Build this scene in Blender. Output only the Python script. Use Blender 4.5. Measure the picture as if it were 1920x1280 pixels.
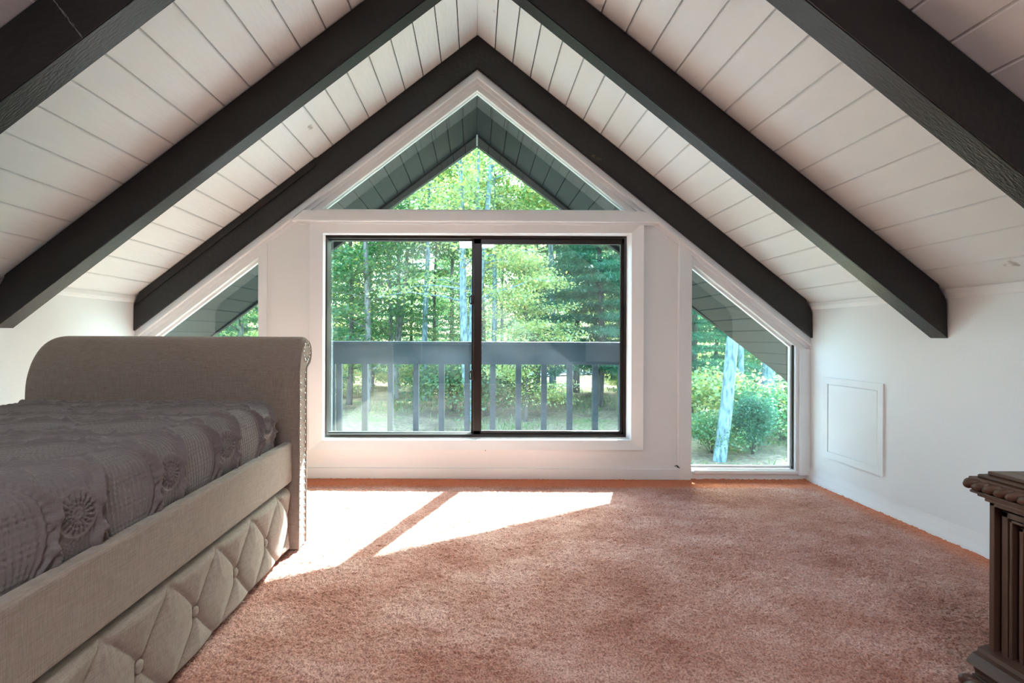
import bpy, bmesh, math, random
import numpy as np
from mathutils import Vector, Matrix

for o in list(bpy.data.objects):
    bpy.data.objects.remove(o)
sc = bpy.context.scene
COL = sc.collection
random.seed(7); rng = np.random.default_rng(7)

# ------------------------------------------------------------------ camera
F = 907.0; PX, PY, ROLL, HC = 893.0, 633.0, 0.004, 0.80
cd = bpy.data.cameras.new('camera'); cam = bpy.data.objects.new('camera', cd); COL.objects.link(cam)
cd.sensor_width = 36.0; cd.lens = F / 1920 * 36.0
cd.shift_x = (960 - PX) / 1920; cd.shift_y = (PY - 640) / 1920
cam.location = (0, 0, HC)
cam.rotation_euler = (Matrix.Rotation(math.pi / 2, 4, 'X') @ Matrix.Rotation(ROLL, 4, 'Z')).to_euler()
cd.clip_start = 0.02; cd.clip_end = 500
sc.camera = cam

def XZ(px, py, y):
    """place (x, z) seen at a photo position, on the plane at depth y"""
    return ((px - PX) * y / F, HC - (py - PY - ROLL * (px - PX)) * y / F)

# ------------------------------------------------------------------ light
w = bpy.data.worlds.new('world'); sc.world = w; w.use_nodes = True
nt = w.node_tree; nt.nodes.clear()
sky = nt.nodes.new('ShaderNodeTexSky'); sky.sky_type = 'NISHITA'; sky.sun_disc = False
sky.sun_elevation = math.radians(41); sky.sun_rotation = math.radians(21); sky.air_density = 1.0; sky.dust_density = 2.0
bg = nt.nodes.new('ShaderNodeBackground'); bg.inputs[1].default_value = 0.85
wo = nt.nodes.new('ShaderNodeOutputWorld')
nt.links.new(sky.outputs[0], bg.inputs[0]); nt.links.new(bg.outputs[0], wo.inputs[0])

SUN = Vector((-0.39, -1.0, -1.01)).normalized()
sd = bpy.data.lights.new('sun', 'SUN'); sd.energy = 13.5; sd.angle = math.radians(0.55); sd.color = (0.97, 0.95, 1.0)
so = bpy.data.objects.new('sun', sd); COL.objects.link(so); so.rotation_euler = SUN.to_track_quat('-Z', 'Y').to_euler()
so.location = (8, 20, 20)

# added fill light without a fixture, under the ridge behind the camera, shining down
rd = bpy.data.lights.new('added_fill_light', 'AREA'); rd.shape = 'RECTANGLE'; rd.size = 0.5; rd.size_y = 1.3
rd.energy = 12.5; rd.color = (0.90, 0.92, 1.0)
ro = bpy.data.objects.new('added_fill_light', rd); COL.objects.link(ro)
ro.location = (0, -1.0, 2.16)

vs = sc.view_settings
vs.view_transform = 'Standard'; vs.look = 'None'; vs.gamma = 1.0; vs.use_curve_mapping = False
vs.exposure = 1.84

# ------------------------------------------------------------------ helpers
def srgb(r, g, b):
    f = lambda c: (c / 255 / 12.92) if c / 255 <= 0.04045 else ((c / 255 + 0.055) / 1.055) ** 2.4
    return (f(r), f(g), f(b), 1.0)

def link(name, me, mat=None, parent=None, smooth=False):
    o = bpy.data.objects.new(name, me); COL.objects.link(o)
    if mat is not None:
        me.materials.clear(); me.materials.append(mat)
    if parent is not None:
        o.parent = parent
        o.matrix_parent_inverse = Matrix.Translation(-Vector(parent.location))
    if smooth:
        me.polygons.foreach_set('use_smooth', [True] * len(me.polygons))
    return o

def empty(name, loc):
    o = bpy.data.objects.new(name, None); COL.objects.link(o); o.location = loc; o.empty_display_size = 0.05
    return o

def tag(o, label=None, cat=None, group=None, kind=None):
    if label: o['label'] = label
    if cat: o['category'] = cat
    if group: o['group'] = group
    if kind: o['kind'] = kind
    return o

def np_mesh(name, V, Q):
    V = np.asarray(V, np.float32); Q = np.asarray(Q, np.int32)
    me = bpy.data.meshes.new(name); n = Q.shape[1]
    me.vertices.add(len(V)); me.vertices.foreach_set('co', V.ravel())
    me.loops.add(Q.size); me.loops.foreach_set('vertex_index', Q.ravel())
    me.polygons.add(len(Q)); me.polygons.foreach_set('loop_start', np.arange(0, Q.size, n, dtype=np.int32))
    me.update(calc_edges=True); me.validate()
    return me

def grid_quads(nu, nv, wrap_u=False):
    i = np.arange(nu if wrap_u else nu - 1); j = np.arange(nv - 1)
    I, J = np.meshgrid(i, j, indexing='ij'); I2 = (I + 1) % nu
    return np.stack([I * nv + J, I2 * nv + J, I2 * nv + J + 1, I * nv + J + 1], -1).reshape(-1, 4)

class MB:
    """collects shapes into one mesh"""
    def __init__(s): s.bm = bmesh.new()
    def box(s, x0, x1, y0, y1, z0, z1, bev=0.0, seg=2):
        vs_ = [s.bm.verts.new((x, y, z)) for x in (x0, x1) for y in (y0, y1) for z in (z0, z1)]
        fs = [(0, 1, 3, 2), (4, 6, 7, 5), (0, 4, 5, 1), (2, 3, 7, 6), (0, 2, 6, 4), (1, 5, 7, 3)]
        F_ = [s.bm.faces.new([vs_[i] for i in f]) for f in fs]
        if bev > 0:
            ed = list({e for f in F_ for e in f.edges})
            bmesh.ops.bevel(s.bm, geom=ed, offset=bev, segments=seg, affect='EDGES', clamp_overlap=True, profile=0.5)
        return s
    def prism(s, pts, y0, y1, axis='y'):
        """polygon pts extruded along an axis; y: pts (x,z); x: pts (y,z); z: pts (x,y)"""
        def P(p, t):
            return {'y': (p[0], t, p[1]), 'x': (t, p[0], p[1]), 'z': (p[0], p[1], t)}[axis]
        a = [s.bm.verts.new(P(p, y0)) for p in pts]; b = [s.bm.verts.new(P(p, y1)) for p in pts]
        n = len(pts)
        s.bm.faces.new(a[::-1]); s.bm.faces.new(b)
        for i in range(n):
            s.bm.faces.new((a[i], a[(i + 1) % n], b[(i + 1) % n], b[i]))
        return s
    def frame(s, outer, inner, yo, yi, yb):
        """mitred casing; outer/inner lists of (x,z), front depth yo at the outer edge, yi at the inner, back yb"""
        n = len(outer)
        A = [s.bm.verts.new((p[0], yb, p[1])) for p in outer]; B = [s.bm.verts.new((p[0], yo, p[1])) for p in outer]
        C = [s.bm.verts.new((p[0], yi, p[1])) for p in inner]; D = [s.bm.verts.new((p[0], yb, p[1])) for p in inner]
        for i in range(n):
            j = (i + 1) % n
            for R1, R2 in ((A, B), (B, C), (C, D), (D, A)):
                s.bm.faces.new((R1[i], R1[j], R2[j], R2[i]))
        return s
    def tube(s, pts, rad, seg=10, cap=True):
        pts = [Vector(p) for p in pts]
        if not hasattr(rad, '__len__'): rad = [rad] * len(pts)
        rings = []; up = Vector((0.31, 0.95, 0.07))
        for i, p in enumerate(pts):
            d = (pts[min(i + 1, len(pts) - 1)] - pts[max(i - 1, 0)]).normalized()
            if abs(d.dot(up)) > 0.95: up = Vector((0.9, 0.1, 0.4)).normalized()
            a = d.cross(up).normalized(); b = d.cross(a)
            rings.append([s.bm.verts.new(p + (a * math.cos(t) + b * math.sin(t)) * rad[i]) for t in [2 * math.pi * k / seg for k in range(seg)]])
        for r1, r2 in zip(rings, rings[1:]):
            for k in range(seg):
                s.bm.faces.new((r1[k], r1[(k + 1) % seg], r2[(k + 1) % seg], r2[k]))
        if cap:
            s.bm.faces.new(rings[0][::-1]); s.bm.faces.new(rings[-1])
        return s
    def ball(s, c, r, sx=1, sy=1, sz=1, u=12, v=8):
        m = Matrix.Translation(c) @ Matrix.Diagonal((sx, sy, sz, 1))
        bmesh.ops.create_uvsphere(s.bm, u_segments=u, v_segments=v, radius=r, matrix=m)
        return s
    def build(s, name, mat, parent=None, smooth=False):
        bmesh.ops.recalc_face_normals(s.bm, faces=s.bm.faces)
        me = bpy.data.meshes.new(name); s.bm.to_mesh(me); s.bm.free()
        return link(name, me, mat, parent, smooth)

# ------------------------------------------------------------------ materials
def new_mat(name):
    m = bpy.data.materials.new(name); m.use_nodes = True
    n = m.node_tree; b = n.nodes['Principled BSDF']
    return m, n, b

def N(n, t, **k):
    x = n.nodes.new(t)
    for a, v in k.items():
        if a in x.inputs: x.inputs[a].default_value = v
        else: setattr(x, a, v)
    return x

def simple(name, c1, c2=None, rough=0.6, scale=6.0, bump=0.0, bscale=60.0, spec=0.5, stretch=(1, 1, 1), metal=0.0, detail=4, contrast=(0.35, 0.65)):
    m, n, b = new_mat(name)
    b.inputs['Roughness'].default_value = rough; b.inputs['Specular IOR Level'].default_value = spec; b.inputs['Metallic'].default_value = metal
    tc = N(n, 'ShaderNodeTexCoord'); mp = N(n, 'ShaderNodeMapping'); mp.inputs['Scale'].default_value = stretch
    n.links.new(tc.outputs['Object'], mp.inputs[0])
    no = N(n, 'ShaderNodeTexNoise'); no.inputs['Scale'].default_value = scale; no.inputs['Detail'].default_value = detail
    n.links.new(mp.outputs[0], no.inputs[0])
    cr = N(n, 'ShaderNodeValToRGB'); cr.color_ramp.elements[0].color = c1; cr.color_ramp.elements[1].color = c2 or c1
    cr.color_ramp.elements[0].position = contrast[0]; cr.color_ramp.elements[1].position = contrast[1]
    n.links.new(no.outputs[0], cr.inputs[0]); n.links.new(cr.outputs[0], b.inputs['Base Color'])
    if bump > 0:
        n2 = N(n, 'ShaderNodeTexNoise'); n2.inputs['Scale'].default_value = bscale; n2.inputs['Detail'].default_value = 3
        n.links.new(mp.outputs[0], n2.inputs[0])
        bp = N(n, 'ShaderNodeBump'); bp.inputs['Strength'].default_value = bump; bp.inputs['Distance'].default_value = 0.01
        n.links.new(n2.outputs[0], bp.inputs['Height']); n.links.new(bp.outputs[0], b.inputs['Normal'])
    return m

M = {}
M['wall'] = simple('white_wall_paint', srgb(239, 240, 240), srgb(242, 243, 243), 0.75, 2.0, 0.05, 90)
M['trim'] = simple('white_trim_paint', srgb(239, 241, 242), srgb(242, 244, 245), 0.35, 3.0, 0.03, 40)
M['gray_soffit'] = simple('grey_soffit_paint', srgb(17, 22, 24), srgb(22, 28, 30), 0.7, 3.0, 0.1, 30, stretch=(1, .2, 1))
M['black_frame'] = simple('dark_bronze_frame', srgb(34, 28, 25), srgb(44, 36, 32), 0.35, 8.0)
M['dark_gap'] = simple('dark_backing', srgb(26, 20, 17), None, 0.9)
M['rail'] = simple('deck_paint', srgb(10, 34, 44), srgb(16, 44, 56), 0.55, 5.0, 0.1, 40)
M['deck'] = simple('deck_boards', srgb(164, 166, 170), srgb(180, 182, 186), 0.7, 3.0)
M['nail'] = simple('nickel_nail', srgb(190, 185, 180), None, 0.25, metal=1.0)
M['dark_wood'] = simple('dark_walnut', srgb(62, 42, 34), srgb(96, 70, 58), 0.38, 9.0, 0.25, 45, stretch=(1, 0.12, 1), contrast=(.3, .75))
M['dark_wood_v'] = simple('dark_walnut_upright', srgb(58, 40, 33), srgb(92, 66, 54), 0.38, 9.0, 0.25, 45, stretch=(1, 1, .12), contrast=(.3, .75))
M['scuff'] = simple('rubbed_paint', srgb(120, 122, 116), None, 0.8)
M['inner'] = simple('underbed_lining', srgb(30, 27, 25), None, 0.9)
M['asphalt'] = simple('asphalt', srgb(110, 122, 138), srgb(130, 142, 156), 0.9, 1.0)

def plank_mat():
    m, n, b = new_mat('white_plank_paint')
    b.inputs['Roughness'].default_value = 0.55
    tc = N(n, 'ShaderNodeTexCoord'); geo = N(n, 'ShaderNodeNewGeometry')
    mp = N(n, 'ShaderNodeMapping'); mp.inputs['Scale'].default_value = (3, .6, 3)
    n.links.new(tc.outputs['Object'], mp.inputs[0])
    no = N(n, 'ShaderNodeTexNoise'); no.inputs['Scale'].default_value = 4
    n.links.new(mp.outputs[0], no.inputs[0])
    cr = N(n, 'ShaderNodeValToRGB'); cr.color_ramp.elements[0].color = srgb(233, 235, 234); cr.color_ramp.elements[1].color = srgb(239, 241, 241)
    n.links.new(no.outputs[0], cr.inputs[0])
    # a few knots and scuffs
    vo = N(n, 'ShaderNodeTexVoronoi'); vo.inputs['Scale'].default_value = 3.3
    mp2 = N(n, 'ShaderNodeMapping'); mp2.inputs['Scale'].default_value = (1.0, .75, 1.0)
    n.links.new(tc.outputs['Object'], mp2.inputs[0])
    nz = N(n, 'ShaderNodeTexNoise'); nz.inputs['Scale'].default_value = 30
    n.links.new(tc.outputs['Object'], nz.inputs[0])
    mixv = N(n, 'ShaderNodeMixRGB'); mixv.inputs[0].default_value = 0.05
    n.links.new(mp2.outputs[0], mixv.inputs[1]); n.links.new(nz.outputs[1], mixv.inputs[2]); n.links.new(mixv.outputs[0], vo.inputs[0])
    r2 = N(n, 'ShaderNodeValToRGB'); r2.color_ramp.elements[0].position = 0.022; r2.color_ramp.elements[1].position = 0.055
    r2.color_ramp.elements[0].color = (1, 1, 1, 1); r2.color_ramp.elements[1].color = (0, 0, 0, 1)
    n.links.new(vo.outputs['Distance'], r2.inputs[0])
    mu = N(n, 'ShaderNodeMath', operation='MULTIPLY'); mu.inputs[1].default_value = 0.55
    n.links.new(r2.outputs[0], mu.inputs[0])
    mx = N(n, 'ShaderNodeMixRGB'); n.links.new(mu.outputs[0], mx.inputs[0]); n.links.new(cr.outputs[0], mx.inputs[1]); mx.inputs[2].default_value = srgb(120, 98, 84)
    n.links.new(mx.outputs[0], b.inputs['Base Color'])
    n2 = N(n, 'ShaderNodeTexNoise'); n2.inputs['Scale'].default_value = 25
    n.links.new(mp.outputs[0], n2.inputs[0])
    bp = N(n, 'ShaderNodeBump'); bp.inputs['Strength'].default_value = 0.12; bp.inputs['Distance'].default_value = 0.01
    n.links.new(n2.outputs[0], bp.inputs['Height']); n.links.new(bp.outputs[0], b.inputs['Normal'])
    return m
M['plank'] = plank_mat()

def beam_mat():
    m, n, b = new_mat('charcoal_beam_paint')
    tc = N(n, 'ShaderNodeTexCoord'); mp = N(n, 'ShaderNodeMapping'); mp.inputs['Scale'].default_value = (1, 4, 1)
    n.links.new(tc.outputs['Object'], mp.inputs[0])
    wv = N(n, 'ShaderNodeTexNoise'); wv.inputs['Scale'].default_value = 7; wv.inputs['Detail'].default_value = 6; wv.inputs['Roughness'].default_value = 0.7
    n.links.new(mp.outputs[0], wv.inputs[0])
    cr = N(n, 'ShaderNodeValToRGB'); cr.color_ramp.elements[0].color = srgb(27, 26, 26); cr.color_ramp.elements[1].color = srgb(37, 35, 35)
    n.links.new(wv.outputs[0], cr.inputs[0]); n.links.new(cr.outputs[0], b.inputs['Base Color'])
    b.inputs['Roughness'].default_value = 0.36; b.inputs['Specular IOR Level'].default_value = 0.45
    n2 = N(n, 'ShaderNodeTexNoise'); n2.inputs['Scale'].default_value = 55; n2.inputs['Detail'].default_value = 4
    n.links.new(mp.outputs[0], n2.inputs[0])
    bp = N(n, 'ShaderNodeBump'); bp.inputs['Strength'].default_value = 0.3; bp.inputs['Distance'].default_value = 0.006
    n.links.new(n2.outputs[0], bp.inputs['Height']); n.links.new(bp.outputs[0], b.inputs['Normal'])
    return m
M['beam'] = beam_mat()

def glass_mat(name, tint, haze_lo, haze_hi, cells):
    """window glass: tinted see-through, mirror by Fresnel, and a film of dust that scatters the sun"""
    m = bpy.data.materials.new(name); m.use_nodes = True; n = m.node_tree; n.nodes.clear()
    out = N(n, 'ShaderNodeOutputMaterial'); tr = N(n, 'ShaderNodeBsdfTransparent'); tr.inputs[0].default_value = tint
    gl = N(n, 'ShaderNodeBsdfGlossy'); gl.inputs['Roughness'].default_value = 0.0
    ge = N(n, 'ShaderNodeNewGeometry'); dt = N(n, 'ShaderNodeVectorMath', operation='DOT_PRODUCT')
    n.links.new(ge.outputs['Incoming'], dt.inputs[0]); n.links.new(ge.outputs['Normal'], dt.inputs[1])
    ab = N(n, 'ShaderNodeMath', operation='ABSOLUTE'); n.links.new(dt.outputs['Value'], ab.inputs[0])
    on = N(n, 'ShaderNodeMath', operation='SUBTRACT'); on.inputs[0].default_value = 1; n.links.new(ab.outputs[0], on.inputs[1])
    pw = N(n, 'ShaderNodeMath', operation='POWER'); pw.inputs[1].default_value = 5; n.links.new(on.outputs[0], pw.inputs[0])
    mu = N(n, 'ShaderNodeMath', operation='MULTIPLY_ADD'); mu.inputs[1].default_value = 0.90; mu.inputs[2].default_value = 0.095; mu.use_clamp = True
    n.links.new(pw.outputs[0], mu.inputs[0])
    mx = N(n, 'ShaderNodeMixShader'); n.links.new(mu.outputs[0], mx.inputs[0]); n.links.new(tr.outputs[0], mx.inputs[1]); n.links.new(gl.outputs[0], mx.inputs[2])
    du = N(n, 'ShaderNodeBsdfTranslucent'); du.inputs[0].default_value = (0.80, 0.92, 1.0, 1)
    tc = N(n, 'ShaderNodeTexCoord'); mp = N(n, 'ShaderNodeMapping'); mp.inputs['Scale'].default_value = cells
    n.links.new(tc.outputs['Object'], mp.inputs[0])
    no = N(n, 'ShaderNodeTexNoise'); no.inputs['Scale'].default_value = 1.0; no.inputs['Detail'].default_value = 5
    n.links.new(mp.outputs[0], no.inputs[0])
    mr = N(n, 'ShaderNodeMapRange'); mr.inputs['From Min'].default_value = .47; mr.inputs['From Max'].default_value = .80
    mr.inputs['To Min'].default_value = haze_lo; mr.inputs['To Max'].default_value = haze_hi
    n.links.new(no.outputs[0], mr.inputs[0])
    m2 = N(n, 'ShaderNodeMixShader'); n.links.new(mr.outputs[0], m2.inputs[0]); n.links.new(mx.outputs[0], m2.inputs[1]); n.links.new(du.outputs[0], m2.inputs[2])
    n.links.new(m2.outputs[0], out.inputs[0])
    return m
M['glass'] = glass_mat('window_glass', (0.82, 0.96, 0.93, 1), 0.0005, 0.003, (3, 3, 3))
M['glass_dusty'] = glass_mat('dusty_window_glass', (0.85, 0.97, 0.95, 1), 0.0005, 0.014, (1.6, 1.6, 2.2))

def carpet_mat():
    m, n, b = new_mat('rose_shag_carpet')
    b.inputs['Roughness'].default_value = 1.0; b.inputs['Specular IOR Level'].default_value = 0.1
    b.inputs['Sheen Weight'].default_value = 0.25; b.inputs['Sheen Roughness'].default_value = 0.5; b.inputs['Sheen Tint'].default_value = (1, .85, .8, 1)
    tc = N(n, 'ShaderNodeTexCoord')
    n1 = N(n, 'ShaderNodeTexNoise'); n1.inputs['Scale'].default_value = 3.2; n1.inputs['Detail'].default_value = 8; n1.inputs['Roughness'].default_value = 0.68
    mp = N(n, 'ShaderNodeMapping'); mp.inputs['Scale'].default_value = (1, 1.5, 1)
    n.links.new(tc.outputs['Object'], mp.inputs[0]); n.links.new(mp.outputs[0], n1.inputs[0])
    cr = N(n, 'ShaderNodeValToRGB'); e = cr.color_ramp.elements
    e[0].position = 0.32; e[0].color = srgb(164, 108, 90); e[1].position = 0.66; e[1].color = srgb(212, 172, 160)
    x = e.new(0.47); x.color = srgb(188, 138, 122)
    n.links.new(n1.outputs[0], cr.inputs[0])
    n2 = N(n, 'ShaderNodeTexNoise'); n2.inputs['Scale'].default_value = 210; n2.inputs['Detail'].default_value = 3
    n.links.new(tc.outputs['Object'], n2.inputs[0])
    c2 = N(n, 'ShaderNodeValToRGB'); c2.color_ramp.elements[0].color = (0.58, 0.50, 0.48, 1); c2.color_ramp.elements[1].color = (1.25, 1.25, 1.25, 1)
    c2.color_ramp.elements[0].position = 0.36; c2.color_ramp.elements[1].position = 0.62
    n.links.new(n2.outputs[0], c2.inputs[0])
    ml = N(n, 'ShaderNodeMixRGB', blend_type='MULTIPLY'); ml.inputs[0].default_value = 1
    n.links.new(cr.outputs[0], ml.inputs[1]); n.links.new(c2.outputs[0], ml.inputs[2])
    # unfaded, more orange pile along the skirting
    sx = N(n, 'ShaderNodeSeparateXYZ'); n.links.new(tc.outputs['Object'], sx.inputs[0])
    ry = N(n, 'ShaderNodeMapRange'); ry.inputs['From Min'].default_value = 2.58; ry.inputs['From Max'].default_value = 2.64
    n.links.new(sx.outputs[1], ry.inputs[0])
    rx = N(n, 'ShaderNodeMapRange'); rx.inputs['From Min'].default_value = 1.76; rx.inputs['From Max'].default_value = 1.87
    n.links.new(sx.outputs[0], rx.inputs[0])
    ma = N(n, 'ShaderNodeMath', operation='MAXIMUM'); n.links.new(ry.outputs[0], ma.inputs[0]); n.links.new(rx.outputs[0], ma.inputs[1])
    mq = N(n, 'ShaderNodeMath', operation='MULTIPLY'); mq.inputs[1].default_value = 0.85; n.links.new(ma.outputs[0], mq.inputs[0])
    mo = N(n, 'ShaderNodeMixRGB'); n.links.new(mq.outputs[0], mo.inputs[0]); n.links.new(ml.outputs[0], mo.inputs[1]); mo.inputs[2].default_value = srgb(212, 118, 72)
    n.links.new(mo.outputs[0], b.inputs['Base Color'])
    bp = N(n, 'ShaderNodeBump'); bp.inputs['Strength'].default_value = 0.5; bp.inputs['Distance'].default_value = 0.01
    n.links.new(n2.outputs[0], bp.inputs['Height']); n.links.new(bp.outputs[0], b.inputs['Normal'])
    return m
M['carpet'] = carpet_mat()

def linen(name, c1, c2, scale=620, bump=.35, sheen=.3):
    m, n, b = new_mat(name)
    b.inputs['Roughness'].default_value = 0.9; b.inputs['Specular IOR Level'].default_value = 0.2
    b.inputs['Sheen Weight'].default_value = sheen
    tc = N(n, 'ShaderNodeTexCoord')
    out = []
    for st in ((1, 1, .06), (.06, .06, 1)):
        mp = N(n, 'ShaderNodeMapping'); mp.inputs['Scale'].default_value = st
        n.links.new(tc.outputs['Object'], mp.inputs[0])
        no = N(n, 'ShaderNodeTexNoise'); no.inputs['Scale'].default_value = scale; no.inputs['Detail'].default_value = 3
        n.links.new(mp.outputs[0], no.inputs[0]); out.append(no)
    ad = N(n, 'ShaderNodeMath', operation='ADD'); n.links.new(out[0].outputs[0], ad.inputs[0]); n.links.new(out[1].outputs[0], ad.inputs[1])
    cr = N(n, 'ShaderNodeMapRange'); cr.inputs['From Min'].default_value = .75; cr.inputs['From Max'].default_value = 1.25
    n.links.new(ad.outputs[0], cr.inputs[0])
    mx = N(n, 'ShaderNodeMixRGB'); n.links.new(cr.outputs[0], mx.inputs[0]); mx.inputs[1].default_value = c1; mx.inputs[2].default_value = c2
    n.links.new(mx.outputs[0], b.inputs['Base Color'])
    bp = N(n, 'ShaderNodeBump'); bp.inputs['Strength'].default_value = bump; bp.inputs['Distance'].default_value = 0.002
    n.links.new(ad.outputs[0], bp.inputs['Height']); n.links.new(bp.outputs[0], b.inputs['Normal'])
    return m
M['linen'] = linen('taupe_linen', srgb(140, 126, 115), srgb(164, 150, 139))
M['quilt'] = linen('grey_quilt_cotton', srgb(114, 106, 104), srgb(126, 118, 116), 700, .25, .25)

def leaf_mat(name, cols, trans=0.55, rough=0.5, k=.98):
    cols = [(c[0] * .88 * k, c[1] * .88 * k, c[2] * .95 * k, 1) for c in cols]
    m = bpy.data.materials.new(name); m.use_nodes = True; n = m.node_tree; n.nodes.clear()
    out = N(n, 'ShaderNodeOutputMaterial'); geo = N(n, 'ShaderNodeNewGeometry')
    cr = N(n, 'ShaderNodeValToRGB'); e = cr.color_ramp.elements
    e[0].color = cols[0]; e[1].color = cols[-1]; e[0].position = 0
    for i, c in enumerate(cols[1:-1]):
        x = e.new((i + 1) / (len(cols) - 1)); x.color = c
    n.links.new(geo.outputs['Random Per Island'], cr.inputs[0])
    d = N(n, 'ShaderNodeBsdfDiffuse'); t = N(n, 'ShaderNodeBsdfTranslucent'); g = N(n, 'ShaderNodeBsdfGlossy'); g.inputs['Roughness'].default_value = rough
    n.links.new(cr.outputs[0], d.inputs[0]); n.links.new(cr.outputs[0], t.inputs[0])
    a = N(n, 'ShaderNodeMixShader'); a.inputs[0].default_value = trans; n.links.new(d.outputs[0], a.inputs[1]); n.links.new(t.outputs[0], a.inputs[2])
    b = N(n, 'ShaderNodeMixShader'); b.inputs[0].default_value = 0.07; n.links.new(a.outputs[0], b.inputs[1]); n.links.new(g.outputs[0], b.inputs[2])
    n.links.new(b.outputs[0], out.inputs[0])
    return m
M['leaf'] = leaf_mat('broad_leaf', [srgb(50, 118, 62), srgb(78, 140, 66), srgb(56, 128, 76), srgb(120, 160, 76), srgb(84, 150, 92), srgb(180, 170, 66)])
M['leaf_y'] = leaf_mat('pale_yellow_leaf', [srgb(112, 158, 92), srgb(160, 186, 110), srgb(196, 208, 150), srgb(214, 206, 110), srgb(150, 180, 110), srgb(216, 180, 90)], k=1.3)
M['needle'] = leaf_mat('pine_needle', [srgb(36, 104, 70), srgb(54, 128, 88), srgb(84, 156, 116)], 0.4, k=1.05)
M['bark'] = simple('grey_bark', srgb(92, 88, 84), srgb(150, 146, 140), 0.9, 14, .6, 25, stretch=(1, 1, .2))
M['bark_pale'] = simple('pale_lichen_bark', srgb(78, 98, 102), srgb(146, 168, 172), 0.9, 14, .6, 25, stretch=(1, 1, .3))
M['bark_dark'] = simple('dark_bark', srgb(62, 58, 54), srgb(98, 92, 84), 0.9, 14, .6, 25, stretch=(1, 1, .2))
M['grassblade'] = leaf_mat('grass_blade', [srgb(84, 122, 58), srgb(116, 146, 72), srgb(150, 150, 88)], 0.4)

def ground_mat():
    m, n, b = new_mat('woodland_floor')
    b.inputs['Roughness'].default_value = 1
    tc = N(n, 'ShaderNodeTexCoord')
    n1 = N(n, 'ShaderNodeTexNoise'); n1.inputs['Scale'].default_value = .35; n1.inputs['Detail'].default_value = 8; n1.inputs['Roughness'].default_value = .65
    n.links.new(tc.outputs['Object'], n1.inputs[0])
    cr = N(n, 'ShaderNodeValToRGB'); e = cr.color_ramp.elements
    e[0].position = .38; e[0].color = srgb(138, 116, 92); e[1].position = .68; e[1].color = srgb(150, 164, 100)
    x = e.new(.54); x.color = srgb(190, 164, 132)
    n.links.new(n1.outputs[0], cr.inputs[0])
    n2 = N(n, 'ShaderNodeTexNoise'); n2.inputs['Scale'].default_value = 9; n2.inputs['Detail'].default_value = 5
    n.links.new(tc.outputs['Object'], n2.inputs[0])
    c2 = N(n, 'ShaderNodeValToRGB'); c2.color_ramp.elements[0].color = (.5, .5, .5, 1); c2.color_ramp.elements[1].color = (1.0, .97, .94, 1)
    c2.color_ramp.elements[0].position = .35; c2.color_ramp.elements[1].position = .65
    n.links.new(n2.outputs[0], c2.inputs[0])
    ml = N(n, 'ShaderNodeMixRGB', blend_type='MULTIPLY'); ml.inputs[0].default_value = 1
    n.links.new(cr.outputs[0], ml.inputs[1]); n.links.new(c2.outputs[0], ml.inputs[2]); n.links.new(ml.outputs[0], b.inputs['Base Color'])
    return m
M['ground'] = ground_mat()

# ------------------------------------------------------------------ room dimensions
RZ = 2.50; XR, XL = 1.888, -1.925; SR, SL = 0.798, 0.769
YG, YOUT, YB = 2.75, 2.80, -2.70
def roof(x, r=RZ): return r - (SR * x if x > 0 else SL * -x)
OFF = 0.293
def op(x): return roof(x) - OFF

# ------------------------------------------------------------------ floor: shag pile
def build_floor():
    xs = np.arange(-1.95, 1.905, 0.0045); ys = np.arange(0.50, 2.765, 0.0045)
    X, Y = np.meshgrid(xs, ys, indexing='ij')
    r = rng.random(X.shape)
    k = (r + np.roll(r, 1, 0) + np.roll(r, 1, 1) + np.roll(np.roll(r, 1, 0), 1, 1)) / 4
    Z = (k - .5) * 0.011 + 0.0015 * np.sin(X * 9 + 2 * np.sin(Y * 5)) * np.sin(Y * 13 + X * 3) - 0.004
    Z += np.clip((X - 1.80) / .09, 0, 1) ** 2 * 0.008 + np.clip((Y - 2.69) / .06, 0, 1) ** 2 * 0.006
    Z = np.minimum(Z, 0.009)
    V = np.stack([X, Y, Z], -1).reshape(-1, 3); Q = grid_quads(len(xs), len(ys))
    n0 = len(V)
    ext = [(-1.95, YB, 0), (1.905, YB, 0), (1.905, .50, 0), (-1.95, .50, 0), (-1.95, YB, -.2), (1.905, YB, -.2), (1.905, YOUT, -.2), (-1.95, YOUT, -.2), (1.905, .5, -.2), (-1.95, .5, -.2)]
    V = np.vstack([V, np.array([(a, b, c - .004) for a, b, c in ext])])
    Q = np.vstack([Q, np.array([[0, 1, 2, 3], [4, 7, 6, 5]]) + n0])
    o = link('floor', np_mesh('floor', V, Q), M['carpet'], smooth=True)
    tag(o, kind='structure')
build_floor()

# ------------------------------------------------------------------ ceiling planks
def ceiling(name, x1, s, y0, y1, rz, n, matname, gap=0.0048, slab=0.10, mats=None):
    mb = MB(); sg = 1 if x1 > 0 else -1
    L = abs(x1); dx = L / n
    for i in range(n):
        a = i * dx; b = (i + 1) * dx
        g = gap / 2; c = 0.0022; t = 0.018
        def P(x, d): return (sg * x, rz - s * x + d)
        pts = [P(a + (g if i else 0), t), P(a + (g if i else 0), c), P(a + g + c, 0), P(b - g - c, 0), P(b - g, c), P(b - g, t)]
        mb.prism(pts, y0, y1)
    o = mb.build(name, M[matname])
    tag(o, kind='structure')
    m2 = MB(); m2.prism([(0, rz + .016), (x1, rz - s * L + .016), (x1 + sg * .2, rz - s * (L + .2) + .12), (0, rz + .12)], y0, y1)
    b2 = m2.build('roof_deck', M['dark_gap'], o)
    return o
ceiling('ceiling_right', XR, SR, YB, YG + .01, RZ, 19, 'plank')
ceiling('ceiling_left', XL, SL, YB, YG + .01, RZ, 19, 'plank')

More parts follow.
